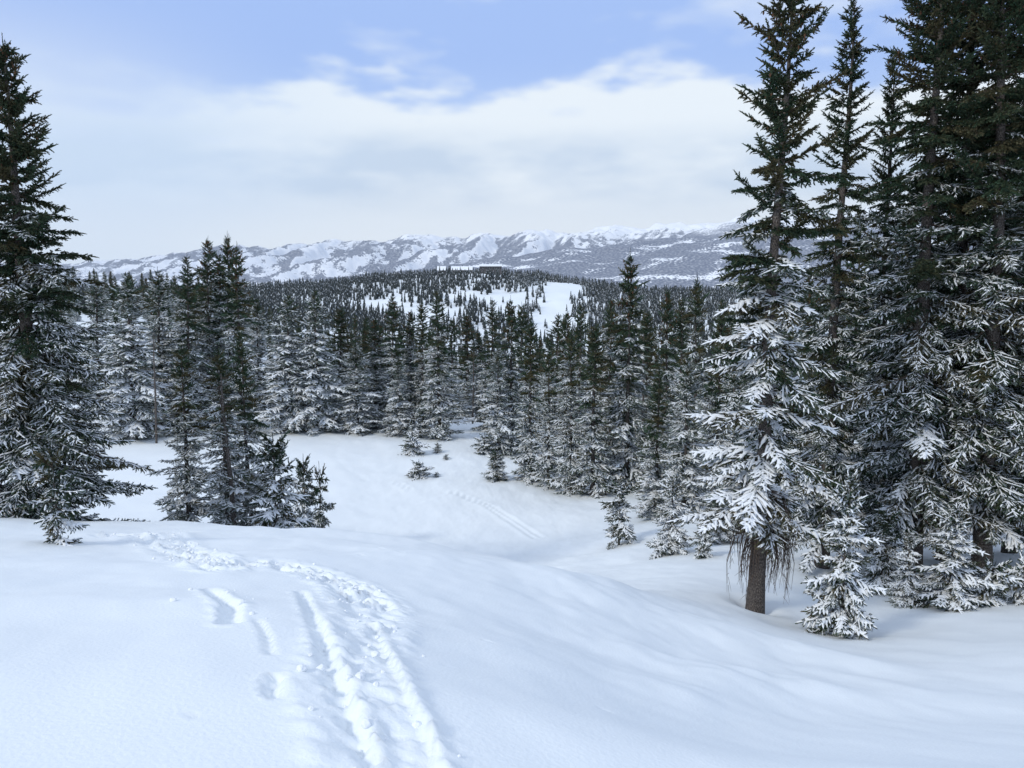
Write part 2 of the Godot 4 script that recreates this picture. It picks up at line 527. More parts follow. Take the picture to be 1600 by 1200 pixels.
func mountains() -> void:
	for near_one in [false, true]:
		var nx := 420 if near_one else 640
		var nd := 80 if near_one else 130
		var x0 := -1500.0 if near_one else -5600.0
		var x1 := 4600.0 if near_one else 5600.0
		var d0 := 3500.0 if near_one else 5000.0
		var d1 := 6200.0 if near_one else 8300.0
		var v := PackedVector3Array()
		var uv := PackedVector2Array()
		v.resize(nx * nd)
		uv.resize(nx * nd)
		for j in nd:
			var d := lerpf(d0, d1, j / (nd - 1.0))
			for i in nx:
				var x := lerpf(x0, x1, i / (nx - 1.0))
				v[j * nx + i] = Vector3(x, mountain_height(x, d, near_one), -d)
				uv[j * nx + i] = Vector2(i / (nx - 1.0), j / (nd - 1.0))
		var n := PackedVector3Array()
		n.resize(nx * nd)
		for j in nd:
			for i in nx:
				var a := v[j * nx + mini(i + 1, nx - 1)] - v[j * nx + maxi(i - 1, 0)]
				var b := v[mini(j + 1, nd - 1) * nx + i] - v[maxi(j - 1, 0) * nx + i]
				n[j * nx + i] = a.cross(b).normalized()
		# conifer woods: thick on one flank and low down, thinning out to the treeline
		var tw := 1400 if near_one else 2000
		var th := 400 if near_one else 620
		var im := Image.create(tw, th, false, Image.FORMAT_RGB8)
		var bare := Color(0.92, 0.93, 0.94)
		var dark := Color(0.14, 0.155, 0.20)  # snow-dusted woods, lightened and blued: some haze is put into the colour
		for j in th:
			var fj := (j + 0.5) / th * (nd - 1.0)
			var j0 := mini(int(fj), nd - 2)
			for i in tw:
				var fi := (i + 0.5) / tw * (nx - 1.0)
				var i0 := mini(int(fi), nx - 2)
				var o := j0 * nx + i0
				var y := lerpf(lerpf(v[o].y, v[o + 1].y, fi - i0), lerpf(v[o + nx].y, v[o + nx + 1].y, fi - i0), fj - j0)
				var slope := lerpf(lerpf(n[o].x, n[o + 1].x, fi - i0), lerpf(n[o + nx].x, n[o + nx + 1].x, fi - i0), fj - j0)
				var x := lerpf(x0, x1, (i + 0.5) / tw)
				var d := lerpf(d0, d1, (j + 0.5) / th)
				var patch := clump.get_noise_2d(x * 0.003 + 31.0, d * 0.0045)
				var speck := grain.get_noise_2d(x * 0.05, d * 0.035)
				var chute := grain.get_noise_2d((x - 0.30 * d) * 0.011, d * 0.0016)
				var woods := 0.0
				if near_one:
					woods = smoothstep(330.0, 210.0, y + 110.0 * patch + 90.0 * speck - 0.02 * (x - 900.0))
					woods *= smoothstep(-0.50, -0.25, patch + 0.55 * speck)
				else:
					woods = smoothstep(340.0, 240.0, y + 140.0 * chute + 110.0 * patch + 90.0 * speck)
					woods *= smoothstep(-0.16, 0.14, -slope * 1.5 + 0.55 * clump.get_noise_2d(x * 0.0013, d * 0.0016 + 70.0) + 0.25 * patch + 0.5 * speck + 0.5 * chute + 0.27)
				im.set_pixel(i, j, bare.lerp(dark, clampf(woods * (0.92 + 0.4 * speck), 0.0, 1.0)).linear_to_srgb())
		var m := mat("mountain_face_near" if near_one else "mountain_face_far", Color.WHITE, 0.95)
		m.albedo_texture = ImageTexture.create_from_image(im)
		var idx := PackedInt32Array()
		for j in nd - 1:
			for i in nx - 1:
				var o := j * nx + i
				idx.append_array(PackedInt32Array([o, o + nx, o + 1, o + 1, o + nx, o + nx + 1]))
		var arr := []
		arr.resize(Mesh.ARRAY_MAX)
		arr[Mesh.ARRAY_VERTEX] = v
		arr[Mesh.ARRAY_NORMAL] = n
		arr[Mesh.ARRAY_TEX_UV] = uv
		arr[Mesh.ARRAY_INDEX] = idx
		var am := ArrayMesh.new()
		am.add_surface_from_arrays(Mesh.PRIMITIVE_TRIANGLES, arr)
		var o := MeshInstance3D.new()
		o.name = "mountain_slope" if near_one else "mountain_range"
		o.mesh = am
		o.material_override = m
		o.set_meta("kind", "structure")
		o.set_meta("label", "wooded mountain slope rising to the right behind the hill" if near_one else "snowy mountain range with wooded spurs under low cloud")
		add_child(o)


# ---------------------------------------------------------------- things and their parts
func numbered(called: String) -> String:
	names[called] = names.get(called, -1) + 1
	return called if names[called] == 0 else "%s_%03d" % [called, names[called]]


func tag(o: Node, label: String, category: String, group := "") -> void:
	o.set_meta("label", label)
	o.set_meta("category", category)
	if group:
		o.set_meta("group", group)


func part(called: String, mesh: Mesh, material: Material, parent: Node) -> MeshInstance3D:
	var o := MeshInstance3D.new()
	o.name = called
	o.mesh = mesh
	o.material_override = material
	parent.add_child(o, true)
	return o


class Geo:
	var v := PackedVector3Array()
	var n := PackedVector3Array()
	var c := PackedColorArray()

	func put(g: Geo, t: Transform3D) -> void:
		v.append_array(t * g.v)
		if g.n.size():
			n.append_array(Transform3D(t.basis.orthonormalized(), Vector3.ZERO) * g.n)
		c.append_array(g.c)

	func tri(a: Vector3, b: Vector3, d: Vector3) -> void:
		v.append(a)
		v.append(b)
		v.append(d)

	func faced(from := 0) -> void:
		# turn every triangle so that its front (clockwise) looks the way its normals do
		for k in range(from, v.size(), 3):
			if (v[k + 1] - v[k]).cross(v[k + 2] - v[k]).dot(n[k] + n[k + 1] + n[k + 2]) > 0.0:
				var p := v[k + 1]
				v[k + 1] = v[k + 2]
				v[k + 2] = p
				p = n[k + 1]
				n[k + 1] = n[k + 2]
				n[k + 2] = p

	func mesh() -> ArrayMesh:
		var arr := []
		arr.resize(Mesh.ARRAY_MAX)
		arr[Mesh.ARRAY_VERTEX] = v
		if n.size() == v.size():
			arr[Mesh.ARRAY_NORMAL] = n
		if c.size() == v.size():
			arr[Mesh.ARRAY_COLOR] = c
		var am := ArrayMesh.new()
		am.add_surface_from_arrays(Mesh.PRIMITIVE_TRIANGLES, arr)
		return am


func tube(g: Geo, pts: Array, radii: Array, sides: int) -> void:
	var from := g.v.size()
	for k in pts.size() - 1:
		var ax: Vector3 = (pts[k + 1] - pts[k]).normalized()
		var s := ax.cross(Vector3(0.31, 0.2, 0.93)).normalized()
		var t := ax.cross(s)
		for i in sides:
			var a0 := TAU * i / sides
			var a1 := TAU * (i + 1) / sides
			var d0 := s * cos(a0) + t * sin(a0)
			var d1 := s * cos(a1) + t * sin(a1)
			var q := [pts[k] + d0 * radii[k], pts[k] + d1 * radii[k], pts[k + 1] + d1 * radii[k + 1], pts[k + 1] + d0 * radii[k + 1]]
			g.v.append_array(PackedVector3Array([q[0], q[1], q[2], q[0], q[2], q[3]]))
			g.n.append_array(PackedVector3Array([d0, d1, d1, d0, d1, d0]))
	g.faced(from)


# A needle-covered twig along +x, one unit long; a cap of snow for its upper side
func twig(r: float, count: int) -> Geo:
	var g := Geo.new()
	for i in count:
		var t := 0.02 + 0.80 * i / (count - 1.0)
		var a := i * 2.4 + rng.randf() * 0.6
		var rad := Vector3(0, cos(a), sin(a))
		var p := Vector3(t, 0, 0)
		var tip := p + Vector3(0.24 + 0.08 * rng.randf(), 0, 0) + rad * r * rng.randf_range(0.8, 1.15) * (1.0 - 0.35 * t)
		var side := Vector3(1, 0, 0).cross(rad).normalized() * r * 0.55 + Vector3(0.07, 0, 0)
		g.tri(p - side, tip, p + side)
	for k in 2:
		var w := Vector3(0, r * 0.5, 0) if k == 0 else Vector3(0, 0, r * 0.5)
		g.tri(-w, Vector3(1.06, 0, 0), w)
	return g


func cap(fine: bool) -> Geo:
	var g := Geo.new()
	var st := [0.04, 0.3, 0.68] if fine else [0.15, 0.7]
	var wd := [0.65, 1.0, 0.8] if fine else [0.85, 0.85]
	var an := [0.0, 60.0, 120.0, 180.0] if fine else [0.0, 90.0, 180.0]
	var ring := []
	for k in st.size():
		var q := []
		for a in an:
			var u := deg_to_rad(a)
			q.append(Vector3(st[k], sin(u) * wd[k] * 0.95 - 0.12, cos(u) * wd[k]))
		ring.append(q)
	var ends := [Vector3(-0.08, 0.15, 0), Vector3(1.02, 0.1, 0)]
	for k in st.size() - 1:
		for i in an.size() - 1:
			g.tri(ring[k][i], ring[k + 1][i], ring[k + 1][i + 1])
			g.tri(ring[k][i], ring[k + 1][i + 1], ring[k][i + 1])
	for i in an.size() - 1:
		g.tri(ring[0][i], ring[0][i + 1], ends[0])
		g.tri(ring[-1][i], ring[-1][i + 1], ends[1])
	for p in g.v:
		g.n.append(Vector3((p.x - 0.45) * 0.5, maxf(p.y + 0.15, 0.05), p.z).normalized())
	g.faced()
	return g


func along_axis(o: Vector3, dir: Vector3, length: float, thick: float) -> Transform3D:
	var x := dir.normalized()
	var z := x.cross(Vector3.UP)
	z = z.normalized() if z.length() > 0.01 else Vector3(0, 0, 1)
	var y := z.cross(x)
	return Transform3D(Basis(x * length, y * thick, z * thick), o)


class Bough:
	var length := 1.0
	var green: Geo
	var frosted: Geo   # the same needles, rimed with snow here and there
	var wood: Geo
	var tips := []
	var dust: Geo      # snow lying on some twigs
	var pads: Geo      # thick snow on nearly all of it


var twigs := {}
var caps := {}


func bough(L: float, style: int, fine: bool, olive: float) -> Bough:
	# style 0: rising top branch, 1: level, 2: drooping with a lifted tip
	var b := Bough.new()
	b.length = L
	b.green = Geo.new()
	b.frosted = Geo.new()
	b.wood = Geo.new()
	b.dust = Geo.new()
	b.pads = Geo.new()
	var tw := minf(0.155 if fine else 0.31, 0.06 + 0.5 * L)
	var r := tw * 0.2
	var a1: float = [0.34, 0.0, -0.42][style] + rng.randf_range(-0.1, 0.1)
	var a2: float = [0.22, -0.08, 0.12][style] + rng.randf_range(-0.12, 0.12)
	var bend := rng.randf_range(-0.12, 0.12)
	var axis := func(s: float) -> Vector3: return Vector3(s * L, L * (a1 * s + a2 * s * s), bend * L * s * s)
	var pts := []
	var rad := []
	for k in 4:
		pts.append((axis as Callable).call(k / 3.0))
		rad.append(lerpf(0.008 + 0.009 * L, 0.003, k / 3.0))
	tube(b.wood, pts, rad, 4 if fine else 3)
	var spots := []            # [origin, direction, length]
	var ribs := []             # side shoots: [origin, direction, length]
	var n := int(L / (tw * 0.62)) + 1
	for k in n:
		var s := lerpf(0.10, 0.97, (k + rng.randf() * 0.6) / n)
		var p: Vector3 = (axis as Callable).call(s)
		var fwd := ((axis as Callable).call(minf(s + 0.05, 1.05)) - p) as Vector3
		fwd = fwd.normalized()
		var l := minf(L * 0.40, 0.42 + 0.12 * L) * pow(1.0 - s, 0.75) * smoothstep(-0.15, 0.3, s) * rng.randf_range(0.65, 1.2)
		if style == 0:
			l *= 0.6
		for side in [-1.0, 1.0]:
			if rng.randf() < 0.2:
				continue
			var dir := fwd.rotated(Vector3.UP, side * deg_to_rad(rng.randf_range(25, 72)))
			dir.y += rng.randf_range(-0.5, 0.14) if style > 0 else rng.randf_range(-0.25, 0.2)
			dir = dir.normalized()
			ribs.append([p, dir, l])
			var m := int(l / (tw * 0.62))
			for q in m:
				var o := p + dir * (l * (q + 0.4) / m)
				var sd := 1.0 if (q + k) % 2 == 0 else -1.0
				var td := dir.rotated(Vector3.UP, sd * deg_to_rad(rng.randf_range(25, 55)))
				td.y += rng.randf_range(-0.55, 0.25)
				spots.append([o, td, tw * rng.randf_range(0.75, 1.1)])
			spots.append([p + dir * maxf(l - tw * 0.4, 0.0), dir + Vector3(0, rng.randf_range(-0.15, 0.1), 0), tw * rng.randf_range(0.85, 1.2)])
		if fine and rng.randf() < 0.7:
			spots.append([p, Vector3(fwd.x * 0.6, rng.randf_range(-0.9, 0.9), rng.randf_range(-1.0, 1.0)), tw * rng.randf_range(0.7, 1.0)])
		if rng.randf() < (0.9 if style == 0 else 0.55):
			spots.append([p, fwd + Vector3(0, rng.randf_range(0.2, 0.7), rng.randf_range(-0.6, 0.6)), tw * 0.8])
		if rng.randf() < 0.8:
			spots.append([p, fwd + Vector3(0, rng.randf_range(-1.3, -0.4), rng.randf_range(-0.7, 0.7)), tw * 0.9])
	spots.append([(axis as Callable).call(0.97), (axis as Callable).call(1.0) - (axis as Callable).call(0.9), tw * 1.1])
	for sp in spots:
		var tg: Geo = twigs[fine][rng.randi() % twigs[fine].size()]
		var shade := rng.randf_range(0.65, 1.35)
		var col := Color(0.034, 0.060, 0.036).lerp(Color(0.098, 0.080, 0.042), clampf(olive + rng.randf_range(-0.25, 0.25), 0.0, 1.0))
		shade *= 1.05 if fine else 1.45
		col = Color(col.r * shade, col.g * shade, col.b * shade)
		var t := along_axis(sp[0], sp[1], sp[2], tw / (0.155 if fine else 0.31))
		b.green.v.append_array(t * tg.v)
		var cs := PackedColorArray()
		cs.resize(tg.v.size())
		cs.fill(col)
		b.green.c.append_array(cs)
		if rng.randf() < (0.36 if fine else 0.75):
			cs.fill(col.lerp(Color(0.60, 0.66, 0.65), rng.randf_range(0.1, 0.42)))
		b.frosted.c.append_array(cs)
		var d: Vector3 = sp[1].normalized()
		b.tips.append(sp[0] + d * sp[2] * 0.6)
		if absf(d.y) > 0.75:
			continue
		var roll := rng.randf()
		var up := Vector3(0, r * 0.5, 0)
		if roll < (0.45 if fine else 0.7):
			b.dust.put(caps[false], along_axis(sp[0] + up, d, sp[2] * rng.randf_range(0.8, 1.1), r * rng.randf_range(0.35, 0.7)))
		if roll < 0.8:
			b.pads.put(caps[fine], along_axis(sp[0] + up - d * 0.15 * tw, d, sp[2] * rng.randf_range(1.0, 1.3), r * rng.randf_range(0.6, 1.2)))
	b.frosted.v = b.green.v
	for rb in ribs:
		var l: float = rb[2]
		if l < tw * 0.5 or absf((rb[1] as Vector3).y) > 0.75:
			continue
		var up := Vector3(0, r * 0.55, 0)
		if rng.randf() < 0.9:
			b.pads.put(caps[fine], along_axis(rb[0] + up, rb[1], l * 1.05, r * rng.randf_range(0.9, 1.9)))
		if rng.randf() < 0.5:
			b.dust.put(caps[false], along_axis(rb[0] + up + rb[1] * l * 0.3, rb[1], l * 0.7, r * rng.randf_range(0.5, 0.9)))
	for k in 3:
		var s0 := 0.3 + 0.23 * k
		var p0: Vector3 = (axis as Callable).call(s0)
		var p1: Vector3 = (axis as Callable).call(s0 + 0.25)
		b.pads.put(caps[fine], along_axis(p0 + Vector3(0, r * 0.5, 0), p1 - p0, (p1 - p0).length(), r * rng.randf_range(1.0, 1.7)))
		b.dust.put(caps[false], along_axis(p0 + Vector3(0, r * 0.3, 0), p1 - p0, (p1 - p0).length(), r * 0.6))
	return b


var pool := {}
const LENGTHS := [0.28, 0.5, 0.85, 1.35, 2.0, 2.8]


func make_pools() -> void:
	rng.seed = 404
	for fine in [true, false]:
		twigs[fine] = []
		for k in 5:
			twigs[fine].append(twig(0.036 if fine else 0.072, 7 if fine else 6))
		caps[fine] = cap(fine)
	for fine in [true, false]:
		for style in 3:
			for li in LENGTHS.size():
				for k in 3:
					var key := "%s%d%d%d" % [fine, style, li, k]
					pool[key] = bough(LENGTHS[li], style, fine, [0.1, 0.3, 0.7][k])


# opts: H, R (longest branch), bare (clear trunk), gap (between whorls), n (branches each), k (taper of outline),
# heavy / light (heights as a share of H up to which snow lies thick / lies at all), trunk (radius), fine, cones, seed, ragged
func grow_spruce(root: Node3D, o: Dictionary) -> void:
	rng.seed = o.seed
	var H: float = o.H
	var fine: bool = o.get("fine", true)
	var green := Geo.new()
	var pads := Geo.new()
	var wood := Geo.new()
	var cones := Geo.new()
	var y: float = o.get("bare", 0.2)
	var turn := rng.randf() * TAU
	var ragged: float = o.get("ragged", 0.3)
	while y < H - 0.12:
		var f := y / H
		var reach: float = o.R * pow(1.0 - f, o.get("k", 0.8)) + 0.08
		reach *= lerpf(0.72, 1.0, smoothstep(0.0, 0.14, f))
		var style := 2 if f < 0.45 else (1 if f < 0.72 else 0)
		var count: int = o.get("n", 5)
		for q in count:
			var st: int = clampi(style + (rng.randi() % 3 - 1 if rng.randf() < 0.35 else 0), 0, 2)
			var l := reach * (1.0 + ragged * rng.randf_range(-1.3, 0.55))
			if rng.randf() < 0.05 * ragged / 0.3:
				l = reach * rng.randf_range(1.25, 1.6)
			if l < 0.1:
				continue
			l = minf(l, 3.0)
			var li := 0
			while li < LENGTHS.size() - 1 and LENGTHS[li] * 1.22 < l:
				li += 1
			var kind := rng.randi() % 3
			if rng.randf() > o.get("olive", 0.4) + 0.3 and kind == 2:
				kind = 0
			var b: Bough = pool["%s%d%d%d" % [fine, st, li, kind]]
			turn += 2.39996 + rng.randf_range(-0.4, 0.4)
			var yy: float = y + rng.randf_range(-0.4, 0.4) * o.gap
			var basis := Basis(Vector3.UP, turn) * Basis(Vector3(0, 0, 1), rng.randf_range(-0.14, 0.12) + 0.35 * smoothstep(0.86, 1.0, f)) * Basis(Vector3(1, 0, 0), rng.randf_range(-0.2, 0.2))
			var t := Transform3D(basis.scaled(Vector3.ONE * (l / b.length)), Vector3(0, yy, 0))
			var ff := f + rng.randf_range(-0.2, 0.2)
			green.put(b.frosted if ff < o.get("light", 0.7) else b.green, t)
			wood.put(b.wood, t)
			if ff < o.get("heavy", 0.3):
				pads.put(b.pads if rng.randf() < o.get("thick", 0.6) else b.dust, t)
			elif ff < o.get("light", 0.7):
				pads.put(b.dust, t)
			if o.get("cones", 0.0) > 0.0 and f > 0.72 and rng.randf() < o.cones:
				for w in 3:
					var cp: Vector3 = t * (b.tips[rng.randi() % b.tips.size()] as Vector3)
					var cl := 0.075 if fine else 0.16
					tube(cones, [cp, cp - Vector3(0, cl * 0.5, 0), cp - Vector3(0, cl, 0)], [cl * 0.12, cl * 0.3, cl * 0.08], 5)
		y += o.gap * lerpf(1.0, 0.62, smoothstep(0.6, 1.0, f)) * rng.randf_range(0.8, 1.2)
	# the leader
	for k in 6:
		var tg: Geo = twigs[fine][k % 5]
		var g := Geo.new()
		g.v = tg.v
		g.c.resize(tg.v.size())
		g.c.fill(Color(0.025, 0.036, 0.026))
		green.put(g, along_axis(Vector3(0, H - 0.16 * k - 0.1, 0), Vector3(rng.randf_range(-0.5, 0.5) * (1 if k else 0), 1.0, rng.randf_range(-0.5, 0.5) * (1 if k else 0)), 0.26 if fine else 0.5, 0.7 if fine else 0.4))
	var tr: float = o.get("trunk", H * 0.013)
	var trunk := Geo.new()
	var pts := []
	var rad := []
	for k in 13:
		var f := k / 12.0
		pts.append(Vector3(0.05 * sin(f * 9.0) * tr * 6.0 * f, -0.5 + (H + 0.4) * f, 0.05 * cos(f * 7.0) * tr * 6.0 * f))
		rad.append(tr * (pow(1.0 - f, 0.8) + 0.25 * exp(-f * 25.0)) + 0.006)
	tube(trunk, pts, rad, 10 if fine else 5)
	part("trunk", trunk.mesh(), M.bark, root)
	var crown := part("crown", green.mesh(), M.needles, root)
	part("branch_wood", wood.mesh(), M.twig_wood, crown)
	if pads.v.size():
		part("snow_load", pads.mesh(), M.branch_snow, crown)
	if cones.v.size():
		part("cones", cones.mesh(), M.cone_scale, crown)
	if fine:
		print(root.name, " ", green.v.size() / 3, " + ", pads.v.size() / 3)
	tris += (green.v.size() + pads.v.size() + wood.v.size() + trunk.v.size()) / 3


var tris := 0


func plant(called: String, base: Vector3, label: String, category: String, group := "") -> Node3D:
	var root := Node3D.new()
	root.name = numbered(called)
	add_child(root)
	root.position = base
	tag(root, label, category, group)
	return root


func lean(root: Node3D, to_top: Vector3) -> void:
	# tilt the tree so that its tip lies towards to_top
	var v := to_top - root.position
	root.rotation = Vector3(0, 0, -atan2(v.x, v.y))


var hero := {}


func heroes_spots() -> void:
	hero.right_front = survey(1180, 946)
	hero.left = standing(68, 815, 20.0)
	for k in ["right_front"]:
		wells.append(Vector3(hero[k].x, hero[k].z, 0.55))


func big_trees() -> void:
	var p: Vector3
	var top: Vector3
	# right front: a sparse old spruce with its trunk in view
	p = hero.right_front
	top = at_depth(1236, -40, -p.z)
	var r := plant("spruce_tree", p, "tall sparse spruce, nearest on the right, with grey trunk and dead twigs at its foot", "tree")
	grow_spruce(r, {"H": (top - p).length(), "R": 1.4, "bare": 2.2, "gap": 0.29, "n": 5, "k": 0.34, "heavy": 0.46, "light": 0.58, "thick": 0.85, "trunk": 0.18, "seed": 1, "cones": 0.6, "ragged": 0.5, "olive": 0.5})
	dead_twigs(r)
	lean(r, top)
	# right second
	p = standing(1284, 880, 22.0)
	top = at_depth(1333, -2, 22.0)
	r = plant("spruce_tree", p, "slender dark spruce with pointed tip just right of the sparse front spruce", "tree")
	grow_spruce(r, {"H": (top - p).length(), "R": 1.6, "bare": 1.0, "gap": 0.28, "n": 5, "k": 0.7, "heavy": 0.22, "light": 0.52, "trunk": 0.2, "seed": 2, "ragged": 0.3, "olive": 0.15})
	lean(r, top)
	var second := r
	# the thick group at the right edge
	p = standing(1425, 900, 20.5)
	top = at_depth(1475, -170, 20.5)
	r = plant("spruce_tree", p, "huge dense spruce with brown cones right of the slender pointed one", "tree", "")
	grow_spruce(r, {"H": (top - p).length(), "R": 2.3, "bare": 1.9, "gap": 0.34, "n": 6, "k": 0.5, "heavy": 0.17, "light": 0.55, "thick": 0.4, "trunk": 0.24, "seed": 3, "cones": 0.6, "ragged": 0.35, "olive": 0.25})
	lean(r, top)
	var third := r
	var spec := [
		[1360, 900, 24.0, 1396, 84, 1.0, 0.75, 40.0, "shorter spruce with a thin pointed tip between the slender spruce and the huge dense one", second],
		[1475, 900, 22.5, 1530, -130, 0.95, 0.95, 120.0, "huge dark spruce standing behind and right of the dense coned one", third],
		[1535, 885, 20.0, 1580, -190, 1.0, 1.0, 200.0, "massive spruce with thick dark bare lower trunk near the right edge", third],
		[1640, 880, 20.5, 1640, -200, 1.0, 1.0, 290.0, "broad snowy spruce cut off by the right edge of the picture", third],
		[1575, 880, 23.5, 1610, -90, 1.0, 0.9, 75.0, "dark spruce in the back row at the right edge, trunk hidden in shade", second],
	]
	for s in spec:
		var q := standing(s[0], s[1], s[2])
		var tp := at_depth(s[3], s[4], s[2])
		var c := copy_of(s[9], q, s[8], "tree")
		var nominal: float = c.get_meta("tall")
		var k: float = (tp - q).length() / nominal
		c.transform = Transform3D(Basis(Vector3(0, 0, 1), -atan2(tp.x - q.x, tp.y - q.y)) * Basis(Vector3.UP, deg_to_rad(s[7])).scaled(Vector3(k * s[6] / s[5], k, k * s[6] / s[5])), q)
	# left edge
	p = hero.left
	top = at_depth(4, 62, 20.0)
	r = plant("spruce_tree", p, "huge bushy spruce with low sweeping branches at the left edge", "tree")
	grow_spruce(r, {"H": (top - p).length(), "R": 2.75, "bare": 0.25, "gap": 0.26, "n": 7, "k": 0.78, "heavy": 0.16, "light": 0.52, "thick": 0.3, "trunk": 0.24, "seed": 6, "cones": 0.4, "ragged": 0.22, "olive": 0.2})
	lean(r, top)
	p = standing(-95, 815, 22.0)
	top = at_depth(-120, 120, 22.0)
	var c2 := copy_of(r, p, "dark spruce mostly outside the left edge, beside the huge bushy one", "tree")
	c2.transform = Transform3D(Basis(Vector3.UP, 2.1).scaled(Vector3.ONE * 0.92), p)


func copy_of(o: Node3D, at: Vector3, label: String, category: String, group := "") -> Node3D:
	var c: Node3D = o.duplicate()
	var stem: String = str(o.name).rstrip("0123456789").rstrip("_")
	c.name = numbered(stem)
	add_child(c)
	c.position = at
	c.set_meta("tall", (o.get_child(0) as MeshInstance3D).mesh.get_aabb().end.y)
	tag(c, label, category, group)
	return c


func dead_twigs(root: Node3D) -> void:
	rng.seed = 52
	for k in 9:
		var g := Geo.new()
		var a := rng.randf_range(-1.5, 1.1) if k < 6 else rng.randf_range(1.6, 4.4)
		for w in 14:
			var aa := a + rng.randf_range(-0.5, 0.5)
			var out := rng.randf_range(0.25, 0.75)
			var y0 := rng.randf_range(1.5, 2.7)
			var o := Vector3(cos(aa) * 0.15, y0, sin(aa) * 0.15)
			var m := Vector3(cos(aa) * out * 0.8, y0 - 0.1, sin(aa) * out * 0.8)
			var e := Vector3(cos(aa) * out, y0 - rng.randf_range(0.7, 1.6), sin(aa) * out)
			tube(g, [o, m, (m + e) * 0.5 + Vector3(cos(aa), 0, sin(aa)) * 0.1, e], [0.014, 0.01, 0.008, 0.003], 4)
			for u in 3:
				var s := m.lerp(e, rng.randf_range(0.1, 0.9))
				tube(g, [s, s + Vector3(rng.randf_range(-0.15, 0.15), rng.randf_range(-0.4, -0.1), rng.randf_range(-0.15, 0.15))], [0.005, 0.002], 3)
		part("dead_branch", g.mesh(), M.twig_wood, root)


# ---------------------------------------------------------------- young trees in the snow
func saplings() -> void:
	var made := {}
	var styles := {
		"laden": {"thick": 0.9, "H": 3.4, "R": 1.0, "bare": 0.12, "gap": 0.17, "n": 5, "k": 0.8, "heavy": 0.95, "light": 1.2, "trunk": 0.05, "seed": 31, "ragged": 0.3},
		"dusted": {"H": 2.2, "R": 0.75, "bare": 0.1, "gap": 0.15, "n": 5, "k": 0.75, "heavy": 0.6, "thick": 0.65, "light": 1.0, "trunk": 0.035, "seed": 32, "ragged": 0.35},
		"low": {"thick": 0.9, "H": 0.95, "R": 0.75, "bare": 0.03, "gap": 0.09, "n": 5, "k": 0.6, "heavy": 0.9, "light": 1.2, "trunk": 0.025, "seed": 33, "ragged": 0.35},
		"wisp": {"H": 1.7, "R": 0.42, "bare": 0.05, "gap": 0.13, "n": 4, "k": 0.5, "heavy": 0.35, "light": 0.8, "trunk": 0.025, "seed": 34, "ragged": 0.55},
		"twin": {"H": 2.2, "R": 0.55, "bare": 0.35, "gap": 0.16, "n": 4, "k": 0.3, "heavy": 0.7, "light": 1.2, "trunk": 0.04, "seed": 35, "ragged": 0.5},
	}
	# foot x, foot row, tip row, half width in pixels, kind, distance (0: where the foot meets the snow), label
	var list := [
		[1312, 996, 738, 66, "laden", 0.0, "snow-laden young spruce standing alone in front of the right group"],
		[1482, 950, 788, 62, "laden", 0.0, "snow-laden young spruce with drooping lower branches before the dark trunks at right"],
		[1414, 945, 826, 34, "laden", 0.0, "small snow-capped sapling between the two snow-laden young spruces"],
		[1545, 945, 872, 46, "low", 0.0, "low mound of snow-covered spruce branches right of the drooping young spruce"],
		[1598, 942, 868, 40, "low", 0.0, "low snow-covered spruce bush at the right edge"],
		[1375, 938, 800, 40, "dusted", 19.0, "shaded young spruce just behind and right of the lone snow-laden one"],
		[1048, 866, 748, 42, "laden", 0.0, "cone-shaped snowy young spruce, second of the three small ones left of the sparse front spruce"],
		[1100, 871, 822, 24, "low", 0.0, "tiny snowy sapling beside the cone-shaped young spruce"],
		[967, 852, 752, 30, "twin", 0.0, "open young spruce with two visible stems standing at the edge of the clearing"],
		[1120, 858, 770, 40, "dusted", 27.0, "dark young spruce behind the tiny snowy sapling"],
		[93, 852, 698, 32, "wisp", 0.0, "thin spindly sapling in front of the huge left spruce"],
		[432, 812, 682, 58, "dusted", 23.5, "bushy green young spruce at the right end of the clump left of centre"],
		[476, 775, 716, 34, "dusted", 33.0, "leaning young spruce behind the bushy green one"],
		[500, 772, 730, 16, "wisp", 33.0, "thin little spruce at the right end of the left clump, pointed tip"],
		[645, 712, 679, 24, "low", 0.0, "upper of the two small spruce bushes out on the snow meadow"],
		[655, 746, 720, 24, "low", 0.0, "lower of the two small spruce bushes out on the snow meadow"],
		[684, 707, 692, 7, "wisp", 0.0, "tiny sapling poking out of the meadow right of the two bushes"],
		[697, 718, 709, 5, "wisp", 0.0, "twig tip poking out of the meadow snow, right of the tiny sapling"],
		[682, 746, 737, 5, "wisp", 0.0, "twig tip poking out of the snow right beside the lower meadow bush"],
		[757, 710, 678, 24, "low", 0.0, "snowy spruce bush at the meadow's right edge below the forest gap"],
		[775, 752, 706, 26, "dusted", 0.0, "young spruce at the left corner of the right-hand forest edge"],
		[648, 672, 645, 22, "low", 62.0, "snowy spruce bush at the far edge of the meadow, before the forest"],
	]
	for s in list:
		var p: Vector3 = survey(s[0], s[1]) if s[5] == 0.0 else standing(s[0], s[1], s[5])
		var d := -p.z
		var tall: float = at_depth(s[0], s[2], d).y - p.y
		var wide: float = s[3] * d / FOCAL
		var o: Node3D
		if not made.has(s[4]):
			o = plant("young_spruce", p, s[6], "young tree")
			grow_spruce(o, styles[s[4]])
			made[s[4]] = o
		else:
			o = copy_of(made[s[4]], p, s[6], "young tree")
		var st: Dictionary = styles[s[4]]
		var sw: float = wide / (st.R * 1.08)
		o.transform = Transform3D(Basis(Vector3.UP, rng.randf() * TAU).scaled(Vector3(sw, tall / st.H, sw)), p - Vector3(0, 0.05, 0))


